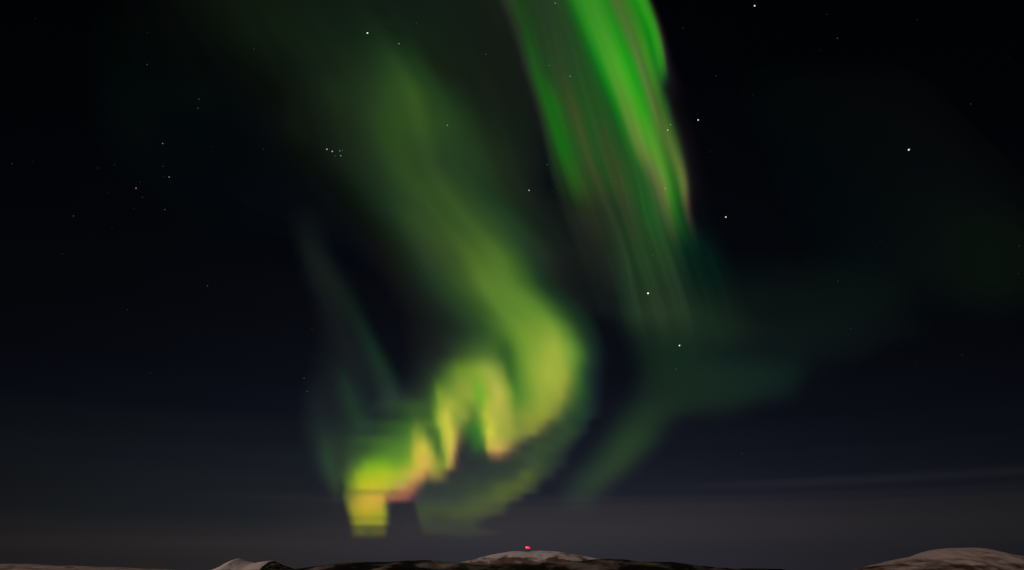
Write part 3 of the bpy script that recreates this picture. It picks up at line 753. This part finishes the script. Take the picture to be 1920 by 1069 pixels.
# --- faint rays left of the band
LEFT = {
    360: [(500, 0), (560, 0), (600, 0)],
    420: [(520, 0), (556, (10, 13, 16)), (585, (13, 17, 18)), (630, 0)],
    480: [(545, 0), (580, (22, 28, 25)), (605, (21, 27, 25)), (640, 0)],
    530: [(560, 0), (595, (22, 28, 26)), (622, (24, 31, 27)), (648, (15, 20, 21)), (675, 0)],
    580: [(565, 0), (605, (17, 20, 23)), (640, (22, 30, 27)), (664, (20, 33, 27)), (692, 0)],
    630: [(570, 0), (615, (20, 23, 27)), (660, (22, 28, 29)), (686, (22, 45, 33)), (714, 0)],
    680: [(560, 0), (600, (19, 22, 27)), (628, (25, 31, 32)), (660, (24, 29, 32)), (690, (27, 37, 35)), (712, (28, 53, 39)), (742, 0)],
    720: [(545, 0), (590, (20, 25, 30)), (630, (28, 38, 37)), (648, (34, 57, 43)), (664, (26, 35, 36)), (690, (25, 31, 34)), (718, (33, 50, 40)), (734, (33, 52, 40)), (762, 0)],
    760: [(548, 0), (580, (22, 28, 33)), (620, (28, 34, 37)), (648, (34, 52, 41)), (660, (36, 64, 43)), (674, (30, 46, 39)), (700, (27, 34, 36)), (735, (28, 37, 37)), (765, 0)],
    800: [(550, 0), (580, (26, 34, 37)), (622, (32, 40, 41)), (655, (36, 50, 43)), (669, (40, 66, 43)), (684, (38, 55, 42)), (722, 0)],
    840: [(555, 0), (590, (29, 37, 40)), (612, (39, 57, 45)), (640, (43, 57, 45)), (662, (46, 68, 45)), (695, 0)],
    870: [(565, 0), (598, (32, 45, 43)), (616, (43, 66, 47)), (640, (44, 58, 45)), (655, (50, 68, 45)), (684, 0)],
    898: [(585, 0), (610, (36, 45, 44)), (632, (52, 68, 47)), (646, (50, 64, 45)), (672, 0)],
    925: [(605, 0), (632, (48, 54, 45)), (658, 0)],
    948: [(610, 0), (640, 0), (660, 0)],
}
LEFT_SPINE = [(360, 530), (480, 592), (580, 660), (680, 712), (720, 727), (760, 738), (840, 755), (950, 775)]

# --- barely visible glow at the far right
FAR = {
    40: [(1350, 0), (1560, 0), (1750, 0), (1850, 0)],
    200: [(1340, 0), (1450, (4, 8, 10)), (1600, (6, 9, 11)), (1720, (7, 9, 11)), (1840, 0)],
    350: [(1360, 0), (1500, (5, 9, 13)), (1680, (7, 12, 14)), (1790, (9, 13, 15)), (1880, (8, 11, 14)), (1990, 0)],
    450: [(1420, 0), (1560, (7, 12, 15)), (1700, (9, 14, 16)), (1850, (11, 19, 16)), (1900, (12, 19, 15)), (2030, 0)],
    520: [(1480, 0), (1600, (9, 14, 17)), (1740, (10, 15, 17)), (1855, (13, 21, 17)), (1920, (11, 17, 16)), (2060, 0)],
    640: [(1540, 0), (1700, (10, 13, 18)), (1850, (9, 12, 18)), (2060, 0)],
    720: [(1560, 0), (1850, 0), (2060, 0)],
}
FAR_SPINE = [(0, 1560), (200, 1650), (350, 1790), (450, 1860), (520, 1880), (600, 1890)]

DEEP = 40000.0                                  # metres of gas for one unit of light
CUT = 0.0003


def gas_mat(name, col):
    m = bpy.data.materials.new(name)
    m.use_nodes = True
    t = m.node_tree
    t.nodes.clear()
    out = N(t, 'ShaderNodeOutputMaterial')
    e = N(t, 'ShaderNodeEmission')
    e.inputs['Color'].default_value = (*col, 1)
    e.inputs['Strength'].default_value = 1.0 / DEEP
    t.links.new(e.outputs[0], out.inputs['Volume'])
    tr = N(t, 'ShaderNodeBsdfTransparent')
    sk = N(t, 'ShaderNodeEmission')
    sk.inputs['Color'].default_value = (*col, 1)
    sk.inputs['Strength'].default_value = 0.00005
    add = N(t, 'ShaderNodeAddShader')
    t.links.new(tr.outputs[0], add.inputs[0])
    t.links.new(sk.outputs[0], add.inputs[1])
    t.links.new(add.outputs[0], out.inputs['Surface'])
    m.cycles.homogeneous_volume = True
    return m


GAS = {"red_glow": gas_mat("red glowing gas", (1, 0, 0)), "green_glow": gas_mat("green glowing gas", (0, 1, 0)), "blue_glow": gas_mat("blue glowing gas", (0, 0, 1))}


def gas_body(name, F, dist, parent, fold):
    T = np.clip(F - CUT * 0.6, 0, None)
    T[F < CUT] = 0
    pos = T > 0
    if not pos.any():
        return None
    T = T * DEEP
    cell = pos[:-1, :-1] | pos[1:, :-1] | pos[:-1, 1:] | pos[1:, 1:]
    used = np.zeros_like(pos)
    for a in (0, 1):
        for b in (0, 1):
            used[a:a + cell.shape[0], b:b + cell.shape[1]] |= cell
    H, Wd = F.shape
    gx, gy = np.meshgrid(GX, GY)
    D = ray(gx, gy)
    # the curtain hangs in shallow folds
    R = dist * (1 + 0.05 * np.sin(gx / 170.0 + gy / 410.0 + fold) + 0.03 * np.sin(gx / 71.0 - gy / 290.0 + 2 * fold))
    orig = np.array([0, 0, CAM_Z])
    fi = -np.ones((H, Wd), int)
    bi = -np.ones((H, Wd), int)
    fi[used] = np.arange(used.sum())
    nF = int(used.sum())
    RIM = 3.0
    bi[used] = nF + np.arange(nF)
    vf = D[used] * (R[used] - T[used] / 2 - RIM)[:, None] + orig
    vb = D[used] * (R[used] + T[used] / 2 + RIM)[:, None] + orig
    V = np.concatenate([vf, vb])
    ii, jj = np.nonzero(cell)
    qf = np.stack([fi[ii, jj], fi[ii + 1, jj], fi[ii + 1, jj + 1], fi[ii, jj + 1]], 1)
    qb = np.stack([bi[ii, jj], bi[ii, jj + 1], bi[ii + 1, jj + 1], bi[ii + 1, jj]], 1)
    walls = []
    P = np.pad(cell, 1)
    for di, dj, (a, b) in ((-1, 0, ((0, 1), (0, 0))), (1, 0, ((1, 0), (1, 1))), (0, -1, ((0, 0), (1, 0))), (0, 1, ((1, 1), (0, 1)))):
        m = ~P[1 + di:P.shape[0] - 1 + di, 1 + dj:P.shape[1] - 1 + dj][ii, jj]
        i2, j2 = ii[m], jj[m]
        p, q = (i2 + a[0], j2 + a[1]), (i2 + b[0], j2 + b[1])
        walls.append(np.stack([fi[q], fi[p], bi[p], bi[q]], 1))
    Q = np.concatenate([qf, qb] + walls).astype(np.int32)
    c = parent.location
    V = V - np.array(c)
    me = bpy.data.meshes.new(name)
    me.vertices.add(len(V))
    me.vertices.foreach_set("co", V.astype(np.float32).ravel())
    me.loops.add(Q.size)
    me.loops.foreach_set("vertex_index", Q.ravel())
    me.polygons.add(len(Q))
    me.polygons.foreach_set("loop_start", np.arange(0, Q.size, 4, dtype=np.int32))
    me.update(calc_edges=True)
    me.materials.append(GAS[name])
    o = bpy.data.objects.new(name, me)
    COL.objects.link(o)
    o.parent = parent
    return o


def aurora(name, label, F, dist, foot, fold):
    base = ray(float(foot[0]), float(foot[1])) * dist + np.array([0, 0, CAM_Z])
    root = empty(name, tuple(base))
    tag(root, label, "aurora", "aurora curtains")
    for k, part in enumerate(("red_glow", "green_glow", "blue_glow")):
        gas_body(part, F[:, :, k], dist + (k - 1) * 6000.0, root, fold)
    return root


aurora("aurora_curtain", "broad olive green aurora band ending in a zigzag yellow foot with an orange red hem", from_rows(MAIN, MAIN_SPINE, 1.2, 1.8, 0.07, (560, 680)), 150000.0, (690, 1000), 0.3)
aurora("aurora_curtain", "bright emerald bundle of straight slanting aurora rays at top centre", from_columns(RAYS, 0.9, 9.0), 115000.0, (1290, 560), 1.7)
aurora("aurora_curtain", "dim teal aurora veil below the emerald rays with an arm curling down to the left", np.array([0.80, 0.90, 0.74]) * from_rows(VEIL, VEIL_SPINE, 12, 10), 190000.0, (1090, 950), 2.9)
aurora("aurora_curtain", "thin grey green aurora rays left of the yellow foot", 0.86 * from_rows(LEFT, LEFT_SPINE, 5, 12, 0.22), 175000.0, (640, 930), 4.0)
aurora("aurora_curtain", "barely visible dark green aurora patch near the right edge of the sky", from_rows(FAR, FAR_SPINE, 25, 20), 210000.0, (1880, 590), 5.2)
